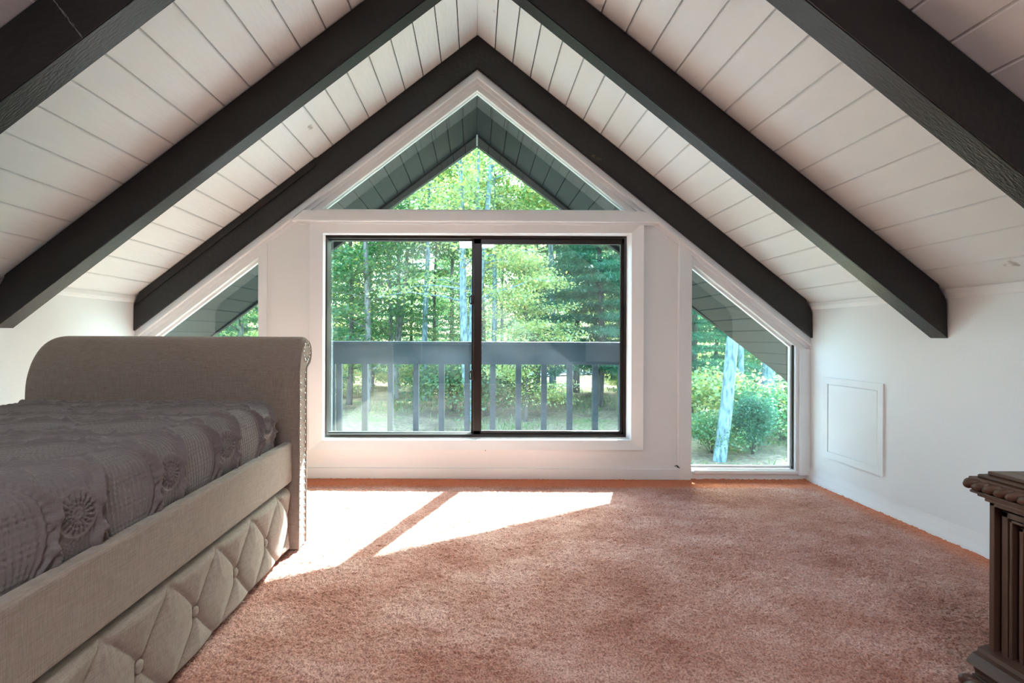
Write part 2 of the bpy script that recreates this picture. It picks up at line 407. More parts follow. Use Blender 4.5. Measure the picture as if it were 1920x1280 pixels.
# exterior soffit beyond the gable glass
YO = 3.70
ceiling('ceiling_soffit_right', 3.3, .790, YG + .01, YO, 2.355, 33, 'gray_soffit')
ceiling('ceiling_soffit_left', -3.3, .762, YG + .01, YO, 2.355, 33, 'gray_soffit')
mb = MB()
mb.prism([(0, 2.47), (0, 2.270), (3.3, 2.270 - .745 * 3.3), (3.3, 2.47 - .79 * 3.3)], YO, YO + .04)
tag(mb.build('trim_1', M['gray_soffit']), kind='structure')
mb = MB()
mb.prism([(0, 2.47), (0, 2.270), (-3.3, 2.270 - .725 * 3.3), (-3.3, 2.47 - .762 * 3.3)], YO, YO + .04)
tag(mb.build('trim_2', M['gray_soffit']), kind='structure')
mb = MB(); mb.box(-.006, .006, YO - .006, YO, 2.268, 2.35); tag(mb.build('trim_3', M['trim']), kind='structure')

# ------------------------------------------------------------------ rafters
BT = 0.188
def beam(y0, y1, sg, label):
    x1, s = (XR - .002, SR) if sg > 0 else (XL + .002, SL)
    L = abs(x1); mb = MB()
    za = lambda x: RZ - s * x - .001
    pts = [(0, za(0)), (sg * (L - .035), za(L - .035)), (sg * (L - .035), za(L - .035) - .012), (sg * (L - .014), za(L) - .02), (sg * (L - .004), za(L) - .05), (sg * L, za(L) - BT), (sg * (L - .004), za(L - .004) - BT), (0, za(0) - BT)]
    mb.prism(pts, y0, y1)
    bmesh.ops.bevel(mb.bm, geom=[e for e in mb.bm.edges if abs((e.verts[0].co - e.verts[1].co).x) > 1.0], offset=.004, segments=2, affect='EDGES')
    o = mb.build('ceiling_beam', M['beam'])
    return tag(o, label, 'beam', 'charcoal ceiling rafters')
b1R = beam(2.712, 2.752, 1, 'charcoal rafter hugging the right rake of the window gable')
b1L = beam(2.712, 2.752, -1, 'charcoal rafter hugging the left rake of the window gable, with a lengthwise crack')
beam(1.935, 2.008, 1, 'middle charcoal rafter on the right slope, its cut end above the access panel wall')
beam(1.935, 2.008, -1, 'middle charcoal rafter on the left slope, running down behind the bed')
beam(1.215, 1.288, 1, 'nearest charcoal rafter crossing the upper right corner')
b3L = beam(1.215, 1.288, -1, 'nearest charcoal rafter crossing the upper left corner, with a pale scuff')
mb = MB()   # thin batten on top of the left rafter
mb.prism([(-.9, roof(-.9) - .003), (XL + .04, roof(XL + .04) - .003), (XL + .012, roof(XL) - .045), (-.9, roof(-.9) - .048)], 2.704, 2.712)
mb.build('batten', M['beam'], b1L)
mb = MB()   # rubbed pale scuff
for i in range(16):
    px, py = 98 + i * 3.4, 2 + i * 4.2 + random.uniform(-3, 3); x, z = XZ(px, py, 1.214); a_ = random.uniform(.004, .012)
    mb.tube([(x - a_, 1.2146, z + a_ * 1.3), (x, 1.2143, z), (x + a_ * .5, 1.2146, z - a_)], [.0003, random.uniform(.0006, .0014), .0003], 5)
mb.build('scuff', M['scuff'], b3L)
mb = MB()   # two carved knots
for px, py, yy in ((1113, 292, 2.71), (1122, 297, 2.71)):
    x, z = XZ(px, py, yy); mb.ball((x, yy, z), .012, 1.4, .4, 1, 8, 6)
mb.build('knot', M['bark_dark'], b1R)

# ------------------------------------------------------------------ gable wall with its windows
xa, xb = XZ(484, 600, YG)[0], XZ(1297, 600, YG)[0]         # inner edges of the side windows
xc, xd = -1.835, XZ(1491, 700, YG)[0]                       # their outer edges
ZB = 0.060                                                 # bottom of the side windows
ZT0 = XZ(893, 393, YG)[1]                                   # foot of the triangular window
wx0, wx1 = XZ(605, 600, YG)[0], XZ(1184, 600, YG)[0]
wz1, wz0 = XZ(893, 436, YG)[1], XZ(893, 826, YG)[1]
mb = MB()
Y0, Y1 = YG, YOUT
xtL = -(op(0) - ZT0) / SL; xtR = (op(0) - ZT0) / SR
mb.prism([(0, RZ + .02), (XR, roof(XR) + .02), (XR, op(XR)), (0, op(0))], Y0, Y1)
mb.prism([(0, RZ + .02), (0, op(0)), (XL, op(XL)), (XL, roof(XL) + .02)], Y0, Y1)
mb.prism([(xa, 0), (wx0, 0), (wx0, ZT0), (xtL, ZT0), (xa, op(xa))], Y0, Y1)
mb.prism([(wx1, 0), (xb, 0), (xb, op(xb)), (wx1, op(wx1))], Y0, Y1)
mb.prism([(wx0, wz1), (wx1, wz1), (wx1, op(wx1)), (xtR, ZT0), (wx0, ZT0)], Y0, Y1)
mb.prism([(wx0, 0), (wx1, 0), (wx1, wz0), (wx0, wz0)], Y0, Y1)
for A, B in ((xb, xd), (xa, xc)):
    mb.prism([(A, 0), (B, 0), (B, ZB - .015), (A, ZB - .015)], Y0, Y1)
mb.prism([(xd, 0), (XR + .02, 0), (XR + .02, op(XR + .02)), (xd, op(xd))], Y0, Y1)
mb.prism([(xc, 0), (XL - .02, 0), (XL - .02, op(XL - .02)), (xc, op(xc))], Y0, Y1)
# below floor
mb.box(XL - .1, XR + .1, Y0 + .02, Y1, -.35, 0)
tag(mb.build('wall_front', M['wall']), kind='structure')

# knee walls and rear gable
mb = MB(); mb.box(XR, XR + .12, YB, YOUT, -.2, roof(XR) + .06); tag(mb.build('wall_right', M['wall']), kind='structure')
mb = MB(); mb.box(XL - .12, XL, YB, YOUT, -.2, roof(XL) + .06); tag(mb.build('wall_left', M['wall']), kind='structure')
mb = MB(); y0, y1 = YB - .12, YB
mb.prism([(XL, 0), (XR, 0), (XR, roof(XR)), (0, RZ), (XL, roof(XL))], y0, y1)
tag(mb.build('wall_back', M['dark_wood_v']), kind='structure')  # unseen wall; dark wood finish chosen to dim the reflections in the glass

# knee wall crown strips and baseboards
mb = MB(); mb.prism([(XR, roof(XR)), (XR - .014, roof(XR) + .008), (XR - .012, roof(XR) - .012), (XR - .005, roof(XR) - .026), (XR, roof(XR) - .03)], YB, YG)
tag(mb.build('trim_4', M['wall']), kind='structure')
mb = MB(); mb.prism([(XL, roof(XL)), (XL + .014, roof(XL) + .008), (XL + .012, roof(XL) - .012), (XL + .005, roof(XL) - .026), (XL, roof(XL) - .03)], YB, YG)
tag(mb.build('trim_5', M['wall']), kind='structure')
def cove(x, sg):
    return [(x, 0), (x - sg * .016, 0), (x - sg * .014, .012), (x - sg * .007, .035), (x - sg * .002, .06), (x, .075)]
mb = MB(); mb.prism(cove(XR, 1), YB, YG); tag(mb.build('baseboard_right', M['wall'], smooth=False), kind='structure')
mb = MB(); mb.prism(cove(XL, -1), YB, YG); tag(mb.build('baseboard_left', M['wall']), kind='structure')
mb = MB(); mb.box(XZ(500, 0, 2.74)[0], XZ(1275, 0, 2.735)[0], YG - .012, YG + .01, 0, .060, .002); tag(mb.build('baseboard_front', M['trim']), kind='structure')

# ------------------------------------------------------------------ casings on the gable
def rake(name, sg, xs, xe, parent=None):
    """stepped moulding between the rafter and the sloping glass edge"""
    mb = MB(); f = lambda x, o: roof(sg * x) - o
    for o0, o1, y in ((.180, .222, YG - .022), (.222, .232, YG - .030), (.232, .256, YG - .010), (.256, .266, YG + .006), (.266, OFF + .001, YG + .016)):
        mb.prism([(sg * xs, f(xs, o0)), (sg * xe, f(xe, o0)), (sg * xe, f(xe, o1)), (sg * xs, f(xs, o1))], y, YOUT - .005)
    return tag(mb.build(name, M['trim']), kind='structure')
rake('trim_6', 1, 0, XR, None); rake('trim_7', -1, 0, -XL, None)
# lintel board
p = [XZ(545, 413, 2.70), XZ(568, 393, 2.70), XZ(1207, 396, 2.70), XZ(1238, 416, 2.70)]
mb = MB(); mb.prism(p, 2.70, YG)
bmesh.ops.bevel(mb.bm, geom=[e for e in mb.bm.edges if abs((e.verts[0].co - e.verts[1].co).x) > 1], offset=.004, segments=2, affect='EDGES')
mb.prism([(p[0][0] + .03, p[0][1] - .012), (p[0][0] + .02, p[0][1]), (p[3][0] - .02, p[3][1]), (p[3][0] - .03, p[3][1] - .012)], 2.725, YG)
tag(mb.build('trim_8', M['trim']), kind='structure')
# upright posts flanking the centre panel
for nm, x0, x1 in (('trim_9', XZ(484, 0, 2.74)[0], XZ(500, 0, 2.74)[0]), ('trim_10', XZ(1275, 0, 2.735)[0], XZ(1297, 0, 2.735)[0])):
    mb = MB(); xo = max(abs(x0), abs(x1))
    mb.prism([(x0, 0.0), (x1, 0.0), (x1, roof(x1) - .20), (x0, roof(x0) - .20)], YG - .012, YG + .06)
    if nm == 'trim_10':
        mb.tube([(x0, YG - .004, 0.003), (x0, YG - .004, roof(x0) - .205)], .009, 10)
    tag(mb.build(nm, M['trim']), kind='structure')
# right-hand upright of the side window in the corner, stepped
mb = MB()
mb.box(xd + .016, XR - .001, YG - .02, YG + .03, .03, op(xd + .02)); mb.box(xd - .002, xd + .05, YG - .008, YG + .06, .03, op(xd + .0))
tag(mb.build('trim_11', M['trim']), kind='structure')
mb = MB()
mb.box(XL + .001, xc - .016, YG - .02, YG + .03, .03, op(xc - .02)); mb.box(xc - .05, xc + .002, YG - .008, YG + .06, .03, op(xc))
tag(mb.build('trim_12', M['trim']), kind='structure')

# ------------------------------------------------------------------ window_1: the slider
W1 = empty('window_1', (0, YG, .2)); tag(W1, kind='structure')
o_ = [XZ(581, 415, 2.73), XZ(1206, 415, 2.73), XZ(1206, 843, 2.73), XZ(581, 843, 2.73)]
i_ = [XZ(605, 437, 2.745), XZ(1184, 437, 2.745), XZ(1184, 825, 2.745), XZ(605, 825, 2.745)]
mb = MB(); mb.frame(o_, i_, YG - .026, YG - .006, YG + .02)
mb.build('casing', M['trim'], W1)
yf = 2.80
def pr(mb, px0, px1, py0, py1, y0, y1, bev=.002):
    xA, zA = XZ(px0, py1, y0); xB, zB = XZ(px1, py0, y0)
    mb.box(xA, xB, y0, y1, zA, zB, bev)
O = [XZ(609, 441, yf), XZ(1174, 443, yf), XZ(1174, 819, yf), XZ(609, 819, yf)]
I = [XZ(613, 446, yf), XZ(1170, 448, yf), XZ(1170, 814, yf), XZ(613, 814, yf)]
mb = MB(); mb.frame([(wx0 - .002, wz1 + .002), (wx1 + .002, wz1 + .002), (wx1 + .002, wz0 - .002), (wx0 - .002, wz0 - .002)], O, YG, yf, YOUT + .08)
mb.build('jamb', M['trim'], W1)
mb = MB(); mb.frame(O, I, yf - .003, yf, YOUT + .08); mb.build('frame', M['black_frame'], W1)
# fixed left light
sl = empty('fixed_sash', (0, yf, .2)); sl.parent = W1; sl.matrix_parent_inverse = Matrix.Translation(-W1.location)
mb = MB(); a = 2.835
for r in ((612, 889, 443, 450), (612, 889, 811, 817), (612, 616, 443, 817), (884, 889, 443, 817)): pr(mb, *r, a, a + .045, .001)
fs = mb.build('fixed_sash', M['black_frame'], W1); bpy.data.objects.remove(sl)
mb = MB(); pr(mb, 614, 886, 447, 814, a + .008, a + .012, 0); mb.build('glass_pane', M['glass_dusty'], fs)
mb = MB(); a2 = 2.812   # sliding right sash
for r in ((888, 1171, 446, 457), (888, 1171, 808, 817), (888, 902, 446, 817), (1165, 1171, 446, 817)): pr(mb, *r, a2, a2 + .02, .002)
for r in ((900, 903, 456, 809), (1163, 1166, 456, 809)): pr(mb, *r, a2 + .002, a2 + .018, .0005)
ss = mb.build('sliding_sash', M['black_frame'], W1)
mb = MB(); pr(mb, 900, 1167, 455, 810, a2 + .008, a2 + .012, 0); mb.build('glass_pane', M['glass_dusty'], ss)
for py in (562, 703):
    mb = MB(); x, z = XZ(884, py, a2 - .004)
    mb.box(x - .004, x + .014, a2 - .012, a2 + .004, z - .028, z + .028, .003); mb.tube([(x - .004, a2 - .008, z + .024), (x - .011, a2 - .012, z + .012), (x - .011, a2 - .012, z - .016), (x - .004, a2 - .008, z - .026)], .0035, 8)
    mb.build('latch', M['black_frame'], ss, True)

# window_2: triangle under the peak
def fixed_window(name, pts, y=2.84, rim=.010):
    W = empty(name, (pts[0][0], y, pts[0][1])); tag(W, kind='structure')
    cx = sum(p[0] for p in pts) / len(pts); cz = sum(p[1] for p in pts) / len(pts)
    inn = []
    n = len(pts)
    for i in range(n):
        p0, p1, p2 = Vector(pts[i - 1]), Vector(pts[i]), Vector(pts[(i + 1) % n])
        d1 = (p1 - p0).normalized(); d2 = (p2 - p1).normalized()
        n1 = Vector((-d1.y, d1.x)); n2 = Vector((-d2.y, d2.x))
        if n1.dot(Vector((cx, cz)) - p1) < 0: n1 = -n1
        if n2.dot(Vector((cx, cz)) - p1) < 0: n2 = -n2
        inn.append(tuple(p1 + (n1 + n2) * (rim / (1 + n1.dot(n2)))))
    mb = MB(); mb.frame(pts, inn, y - .012, y - .008, y + .012); mb.build('glazing_bead', M['trim'], W)
    mb = MB(); mb.prism(pts, y - .002, y + .002); mb.build('glass_pane', M['glass'], W)
    return W
fixed_window('window_2', [(0, op(0)), (xtR, ZT0), (xtL, ZT0)], 2.785, .004)
fixed_window('window_3', [(xb, ZB), (xd, ZB), (xd, op(xd)), (xb, op(xb))], 2.785, .012)
fixed_window('window_4', [(xa, ZB), (xc, ZB), (xc, op(xc)), (xa, op(xa))], 2.785, .012)
# sills of the side windows, with a curled lip at the corner end
for sg, A, B, nm in ((1, xb, xd, 'trim_13'), (-1, xa, xc, 'trim_14')):
    mb = MB(); x0, x1 = sorted((A + sg * .01, B + sg * .03))
    mb.box(x0, x1, YG - .012, YG + .09, ZB - .030, ZB - .006, .008, 3)
    mb.box(B + sg * .012 if sg > 0 else B - .036, B + .036 if sg > 0 else B - .012, YG - .012, YG + .03, ZB - .028, ZB + .028, .009, 3)
    tag(mb.build(nm, M['trim'], smooth=False), kind='structure')
# outer reveals in black at the far edge of the side panes
mb = MB(); mb.box(xd - .011, xd - .001, YG + .008, YG + .016, ZB, op(xd) + .006, 0); tag(mb.build('trim_15', M['black_frame']), kind='structure')

# ------------------------------------------------------------------ access panel on the right knee wall
ap = empty('access_panel', (XR, 2.43, .17)); tag(ap, 'small white square access panel set in the right knee wall', 'access panel')
def ring_x(mb, x, y0, y1, z0, z1, w_, t, tin=None):
    A = [(y0, z0), (y1, z0), (y1, z1), (y0, z1)]; B = [(y0 + w_, z0 + w_), (y1 - w_, z0 + w_), (y1 - w_, z1 - w_), (y0 + w_, z1 - w_)]
    tin = t if tin is None else tin
    R = []
    for P_, xx in ((A, x), (A, x - t), (B, x - tin), (B, x)):
        R.append([mb.bm.verts.new((xx, p[0], p[1])) for p in P_])
    for k in range(4):
        for i in range(4):
            j = (i + 1) % 4
            mb.bm.faces.new((R[k][i], R[k][j], R[(k + 1) % 4][j], R[(k + 1) % 4][i]))
mb = MB(); ring_x(mb, XR + .001, 2.235, 2.625, .165, .595, .034, .009, .007); mb.build('frame', M['wall'], ap)
mb = MB(); mb.box(XR - .004, XR + .002, 2.273, 2.587, .203, .557, .001); mb.build('door', M['wall'], ap)

# tiny scuffs under the window
mb = MB(); x, z = XZ(911, 843, YG - .001); mb.box(x - .0015, x + .0015, YG - .0025, YG, z - .007, z + .007)
o = mb.build('wall_scuff', M['dark_gap']); tag(o, 'short dark scratch in the white paint under the window centre', 'scratch')
mb = MB(); x, z = XZ(1272, 874, YG - .013); mb.tube([(x - .02, YG - .0135, z + .002), (x - .006, YG - .0135, z + .004), (x, YG - .0135, z - .002), (x + .010, YG - .0135, z - .010)], [.001, .003, .004, .002], 6)
o = mb.build('paint_chip', M['dark_gap']); tag(o, 'dark chip in the white skirting beside the right side window', 'paint chip')

# ------------------------------------------------------------------ bed
BED = empty('trundle_bed', (-1.18, .8, 0)); tag(BED, 'taupe linen upholstered bed with scrolled footboard, nailhead trim and tufted trundle drawer', 'bed')
FX0, FX1 = -1.692, -.664
prof = [(1.814, .004), (1.814, .15), (1.814, .3), (1.814, .45), (1.814, .56), (1.814, .64), (1.817, .69), (1.824, .725), (1.835, .757), (1.852, .783), (1.873, .797), (1.895, .801), (1.917, .796), (1.933, .780), (1.940, .758), (1.938, .735), (1.927, .714), (1.908, .702), (1.892, .692), (1.888, .66), (1.888, .5), (1.888, .3), (1.888, .15), (1.888, .004)]
def smooth_profile(p, k=3):
    p = np.array(p, float); out = []
    for i in range(len(p) - 1):
        p0, p1, p2, p3 = p[max(i - 1, 0)], p[i], p[i + 1], p[min(i + 2, len(p) - 1)]
        for t in np.linspace(0, 1, k, endpoint=False):
            out.append(.5 * ((2 * p1) + (-p0 + p2) * t + (2 * p0 - 5 * p1 + 4 * p2 - p3) * t * t + (-p0 + 3 * p1 - 3 * p2 + p3) * t ** 3))
    out.append(p[-1]); return np.array(out)
PR = smooth_profile(prof)
def drop(x):
    d = 0
    t = (FX0 + .115 - x) / .115
    if t > 0: d = .110 * (1 - max(0, 1 - min(t, 1) ** 2.8) ** (1 / 2.4))
    t = (x - (FX1 - .022)) / .022
    if t > 0: d = max(d, .016 * (1 - math.sqrt(max(0, 1 - min(t, 1) ** 2))))
    return d
xs = np.concatenate([FX0 + .145 * (1 - np.cos(np.linspace(0, math.pi / 2, 22))), np.linspace(FX0 + .16, FX1 - .03, 30), FX1 - .022 + .022 * np.sin(np.linspace(0, math.pi / 2, 7))])
V = []
for x in xs:
    d = drop(x); P2 = PR.copy(); P2[:, 1] -= d * np.clip((P2[:, 1] - .45) / .33, 0, 1)
    V += [(x, a, b) for a, b in P2]
npf = len(PR); Q = grid_quads(len(xs), npf)
me = np_mesh('footboard', V, Q)
bm = bmesh.new(); bm.from_mesh(me); bm.verts.ensure_lookup_table()
for base in (0, (len(xs) - 1) * npf):
    try: bm.faces.new([bm.verts[base + i] for i in range(npf)])
    except ValueError: pass
bmesh.ops.recalc_face_normals(bm, faces=bm.faces); bm.to_mesh(me); bm.free()
FB = link('footboard', me, M['linen'], BED, True)
for pz in FB.data.polygons:
    if len(pz.vertices) > 10: pz.use_smooth = False
# welt + nails on the window-side end face (x = FX1)
endp = PR.copy(); endp[:, 1] -= .016 * np.clip((endp[:, 1] - .45) / .33, 0, 1)
mb = MB(); mb.tube([(FX1 + .001, a, b) for a, b in endp], .0035, 6); mb.build('welt', M['linen'], FB, True)
nails = []
cen = np.array([1.852, .4])
z = .03
while z < .66:
    nails.append((1.826, z)); nails.append((1.876, z + .012)); z += .027
arc = endp[(endp[:, 1] > .66)]
c0 = np.array([1.893, .742])
for t in np.linspace(-2.0, 4.0, 14):
    nails.append((c0[0] + .034 * math.cos(t), c0[1] + .036 * math.sin(t)))
nm0 = None
for (a, b) in nails:
    if nm0 is None:
        mb = MB(); mb.ball((0, 0, 0), .0055, .55, 1, 1, 10, 6); nm0 = mb.build('nail_head', M['nail'], FB, True); nm0.location = (FX1 + .001, a, b)
    else:
        c = nm0.copy(); COL.objects.link(c); c.location = (FX1 + .001, a, b)
# small seam strip across the right post
mb = MB(); mb.box(-.700, -.6635, 1.811, 1.816, .455, .458, .001); mb.build('seam', M['linen'], FB)

def soft_box(name, x0, x1, y0, y1, z0, z1, bev, mat, parent):
    mb = MB(); mb.box(x0, x1, y0, y1, z0, z1, bev, 4); return mb.build(name, mat, parent, False)
soft_box('side_rail', -.722, -.686, -.20, 1.813, .258, .408, .010, M['linen'], BED)
soft_box('side_rail', -1.670, -1.634, -.20, 1.813, .258, .408, .010, M['linen'], BED)
soft_box('headboard', FX0, FX1, -.30, -.20, .004, 1.05, .03, M['linen'], BED)
soft_box('mattress', -1.632, -.75, -.195, 1.805, .27, .545, .04, M['quilt'], BED)
soft_box('slat_base', -1.633, -.724, -.195, 1.80, .245, .268, .002, M['inner'], BED)
# tufted trundle drawer
DR = empty('trundle_drawer', (-.69, .8, 0)); DR.parent = BED; DR.matrix_parent_inverse = Matrix.Translation(-BED.location)
bpy.data.objects.remove(DR)
ys = np.arange(-.19, 1.7901, .0045); zs = np.linspace(.012, .243, 56)
Yg, Zg = np.meshgrid(ys, zs, indexing='ij')
ph = .199; by0 = 1.594; zc = .120; zt = .236; zb = .006
u = (Yg - by0) / ph; fu = u - np.round(u)
# diagonal seams from each button to the top points and bottom points half a pitch away
zz = np.where(Zg > zc, (Zg - zc) / (zt - zc), (zc - Zg) / (zc - zb))
cur = .5 * (zz ** 1.25)
d1 = np.abs(np.abs(fu) - cur) * ph * .75
bd = np.sqrt((fu * ph) ** 2 + (Zg - zc) ** 2)
td = np.sqrt(((np.abs(fu) - .5) * ph) ** 2 + (Zg - zt + .008) ** 2)
h = .0045 * (1 - np.exp(-d1 / .004)) + .010 * np.clip(d1 / .05, 0, 1) ** .7
h -= .010 * np.exp(-(bd / .018) ** 2) + .006 * np.exp(-(td / .012) ** 2)
h += .0012 * np.sin(Yg * 300 + 4 * np.sin(Zg * 40)) * np.exp(-td / .04)
edge = np.minimum(np.minimum(Zg - .010, .245 - Zg), np.minimum(Yg + .192, 1.792 - Yg))
h = h * np.clip(edge / .02, 0, 1) - .016 * (1 - np.clip(edge / .016, 0, 1)) ** 2
X = -.694 + h
V = np.stack([X, Yg, Zg], -1).reshape(-1, 3)
me = np_mesh('drawer', V, grid_quads(len(ys), len(zs)))
bm = bmesh.new(); bm.from_mesh(me)
ed = [e for e in bm.edges if e.is_boundary]
r = bmesh.ops.extrude_edge_only(bm, edges=ed); nv = [g for g in r['geom'] if isinstance(g, bmesh.types.BMVert)]
for v in nv: v.co.x = -.735
bmesh.ops.recalc_face_normals(bm, faces=bm.faces); bm.to_mesh(me); bm.free()
DW = link('drawer', me, M['linen'], BED, True)
# piping cord in the seams
for k in range(-9, 1):
    y = by0 + k * ph
    if y < -.1: continue
    mb = MB(); mb.ball((-.694, y, zc), .0135, .55, 1, 1, 16, 10); mb.build('tuft_button', M['linen'], DW, True)
mb = MB(); mb.box(-1.60, -.735, -.185, 1.785, .03, .235, .004); mb.build('drawer_box', M['inner'], DW)

# ------------------------------------------------------------------ quilted bedspread
def build_quilt():
    U = np.concatenate([np.arange(-.17, .55, .006), np.arange(.55, 1.8035, .0023)])
    # arc length profile: v<0 over the top, v>0 down the side
    vt = np.concatenate([np.linspace(-.87, -.30, 100, endpoint=False), np.arange(-.30, .245, .0023)])
    R = .055
    nu, nv = len(U), len(vt)
    Ug, Vg = np.meshgrid(U, vt, indexing='ij')
    arc = R * math.pi / 2
    # position in section
    s = Vg + arc / 2
    th = np.clip(s / R, 0, math.pi / 2)
    xe = -.722 - .05 * np.clip((Ug - 1.66) / .14, 0, 1) ** 2.2 - .004 * np.sin(Ug * 11)
    zt_ = .562 + .004 * np.sin(Ug * 5)
    cx = xe - R; cz = zt_ - R
    x = cx + R * np.sin(th) + np.where(s < 0, s, 0)
    z_ = cz + R * np.cos(th) - np.where(s > arc, s - arc, 0) - .012 * np.clip(-s / .9, 0, 1) * 0
    low = np.clip((s - arc) / .12, 0, 1)
    # skirt tucks in toward the rail; lifts near the footboard
    lift = np.clip((Ug - 1.38) / .38, 0, 1) ** 1.5
    z_ = np.where(s > arc, cz - (s - arc) * (1 - .42 * lift), z_)
    x = x + .008 * np.sin(low * math.pi) + lift * low * .004 - (1 - lift) * low * .003
    nx = np.sin(th); nz = np.cos(th)
    # pattern -----------------------------------------------------
    P, W_, vc = .262, .25, .065
    a = (Ug - 1.13) / P; al = a - np.round(a); ao = (a - .5) - np.round(a - .5)
    q = (Vg - vc) / W_; q = q - np.round(q)
    e = np.abs(ao) * P
    wq = P * (.035 + .30 * np.clip(np.cos(math.pi * q), 0, 1) ** .75)
    g = lambda d, w0: np.exp(-(d / w0) ** 2)
    h = .0062 * g(e - wq, .0040) + .0030 * g(e - wq * .78, .0026)
    for f in (.62, .47, .32, .16, .02):
        h += (.0014 + .0006 * np.sin(Vg * 2 * math.pi / .0095)) * g(e - wq * f, .0022) * (wq > .03)
    ins = (e < wq * .72)
    h += np.where(ins, .0003 * np.sin(Vg * 2 * math.pi / .012), 0)
    band = g(e - wq * .9, .008)
    h += band * .0012 * np.sin(Vg * 2 * math.pi / .016 + np.sign(ao) * e * 300)
    aw = np.abs(al) * P
    r_ = np.sqrt((al * P) ** 2 + (q * W_) ** 2); tt = np.arctan2(q * W_, al * P)
    wheel = np.clip((.038 - r_) / .006, 0, 1)
    h = h * (1 - wheel) + wheel * (.0024 * np.cos(tt * 18) * np.clip(r_ / .025, 0, 1) + .0008 * np.cos(r_ * 2 * math.pi / .009) + .001)
    h += .002 * g(r_ - .041, .003)
    br = .052 + .010 * np.cos(Vg * 2 * math.pi / .085)
    knots = .55 + .45 * np.cos(Vg * 2 * math.pi / .085 + math.pi)
    h += (.0052 + .0045 * knots) * g(aw - br, .0065 + .003 * knots) * (np.abs(ao) * P > wq * .9)
    outb = (e > wq * 1.1) & (r_ > .046)
    h += np.where(outb, .0013 * np.sin(Ug * 2 * math.pi / .011 + np.sign(al) * Vg * 420) * np.sin(Vg * 2 * math.pi / .012), 0)
    n = rng.random(h.shape); n = (n + np.roll(n, 1, 0) + np.roll(n, 1, 1)) / 3
    h += (n - .5) * .0010
    h += .003 * np.sin(Ug * 23 + Vg * 5) * np.sin(Vg * 17 + 1)      # soft rumple
    fade = np.clip((Vg + .87) / .1, 0, 1)
    amp = np.where(Vg < -.05, .8, 1.0)
    h = h * amp * 1.35
    x = x + nx * h; z_ = z_ + nz * h
    yy = Ug.copy()
    endr = np.clip((Ug - 1.765) / .038, 0, 1)
    z_ = z_ - .030 * endr ** 2 * np.clip(1 - s / .05, 0, 1)
    V = np.stack([x, yy, z_], -1).reshape(-1, 3)
    o = link('bedspread', np_mesh('bedspread', V, grid_quads(nu, nv)), M['quilt'], None, True)
    tag(o, 'grey matelasse quilted bedspread with ropes and wheels stitched in, covering the mattress', 'bedspread')
    return o
build_quilt()

# ------------------------------------------------------------------ dark carved chest
CH = empty('carved_chest', (1.36, .55, 0)); tag(CH, 'dark walnut carved chest with rope moulding standing in the lower right corner', 'chest')
YD, YE, XE = 1.0, .02, 1.68
mb = MB(); mb.box(1.082, XE - .02, YE, YD, .09, .468); mb.build('body', M['dark_wood_v'], CH)
mb = MB()
def lip(x0, y1, z0, z1, bev=.002): mb.box(x0, XE, YE, y1, z0, z1, bev)
lip(1.066, 1.008, .519, .527); lip(1.054, 1.018, .511, .519, .0035); lip(1.044, 1.026, .506, .512)
mb.build('top', M['dark_wood'], CH)
mb = MB(); lip(1.052, 1.014, .486, .506, .001); lip(1.040, 1.020, .480, .486, .0025); lip(1.048, 1.012, .474, .480, .002); lip(1.056, 1.004, .466, .474, .001)
mb.build('cornice', M['dark_wood'], CH)
def rope(name, x, yA, yB, z, R, pitch, sx=1.0, sz=1.0, wrap=None):
    """carved rope: lobes slanting across a rounded bar"""
    ns = int((yB - yA) / .0012); nt_ = 32
    S = np.linspace(yA, yB, ns); T = np.linspace(0, 2 * math.pi, nt_, endpoint=False)
    Sg, Tg = np.meshgrid(S, T, indexing='ij')
    lob = np.abs(np.sin(math.pi * Sg / pitch - Tg * 1.0))
    endt = np.sqrt(np.clip(1 - np.clip((Sg - (yB - R)) / R, 0, 1) ** 2, 0, 1))
    rr = R * (.60 + .46 * lob ** .42) * endt
    Vv = np.stack([x + rr * np.cos(Tg) * sx, Sg, z + rr * np.sin(Tg) * sz], -1).reshape(-1, 3)
    I_, J_ = np.meshgrid(np.arange(ns - 1), np.arange(nt_), indexing='ij'); J2 = (J_ + 1) % nt_
    Qq = np.stack([I_ * nt_ + J_, I_ * nt_ + J2, (I_ + 1) * nt_ + J2, (I_ + 1) * nt_ + J_], -1).reshape(-1, 4)
    return link(name, np_mesh(name, Vv, Qq), M['dark_wood'], CH, True)
rope('rope_moulding', 1.048, YE, 1.034, .497, .0125, .0215, 1.3, .95)
# nested frames on the front (facing the room)
def arch_ring(x_face, off, wd, rise):
    mb.box(x_face - rise, 1.09, YD - off - wd, YD - off, .10, .468 - off * .85, .0012)
    mb.box(x_face - rise, 1.09, YE + .1, YD - off, .468 - off * .85 - wd, .468 - off * .85, .0012)
mb = MB()
arch_ring(1.062, 0, .010, 0.0)
arch_ring(1.072, .017, .012, .003)
arch_ring(1.074, .032, .006, .006)
arch_ring(1.077, .045, .008, .004)
arch_ring(1.078, .058, .005, .008)
arch_ring(1.078, .070, .010, .004)
mb.build('panel_moulding', M['dark_wood_v'], CH)
mb = MB()
for k in range(12):
    y = .90 - k * .05
    mb.tube([(1.078, y, .11), (1.078, y, .385)], .011, 10)
mb.build('reeding', M['dark_wood_v'], CH)
mb = MB()
mb.prism([(1.10, .170), (1.052, .158), (1.050, .150), (1.04, .147), (1.030, .136), (1.027, .128), (1.040, .122), (1.046, .108), (1.046, .10), (XE, .10), (XE, .17)], YE, 1.012)
mb.build('base_moulding', M['dark_wood'], CH)
mb = MB(); mb.box(1.043, XE, YE, 1.016, .094, .102, .002); mb.box(1.036, XE, YE, 1.02, .004, .075, .004); mb.build('plinth', M['dark_wood'], CH)
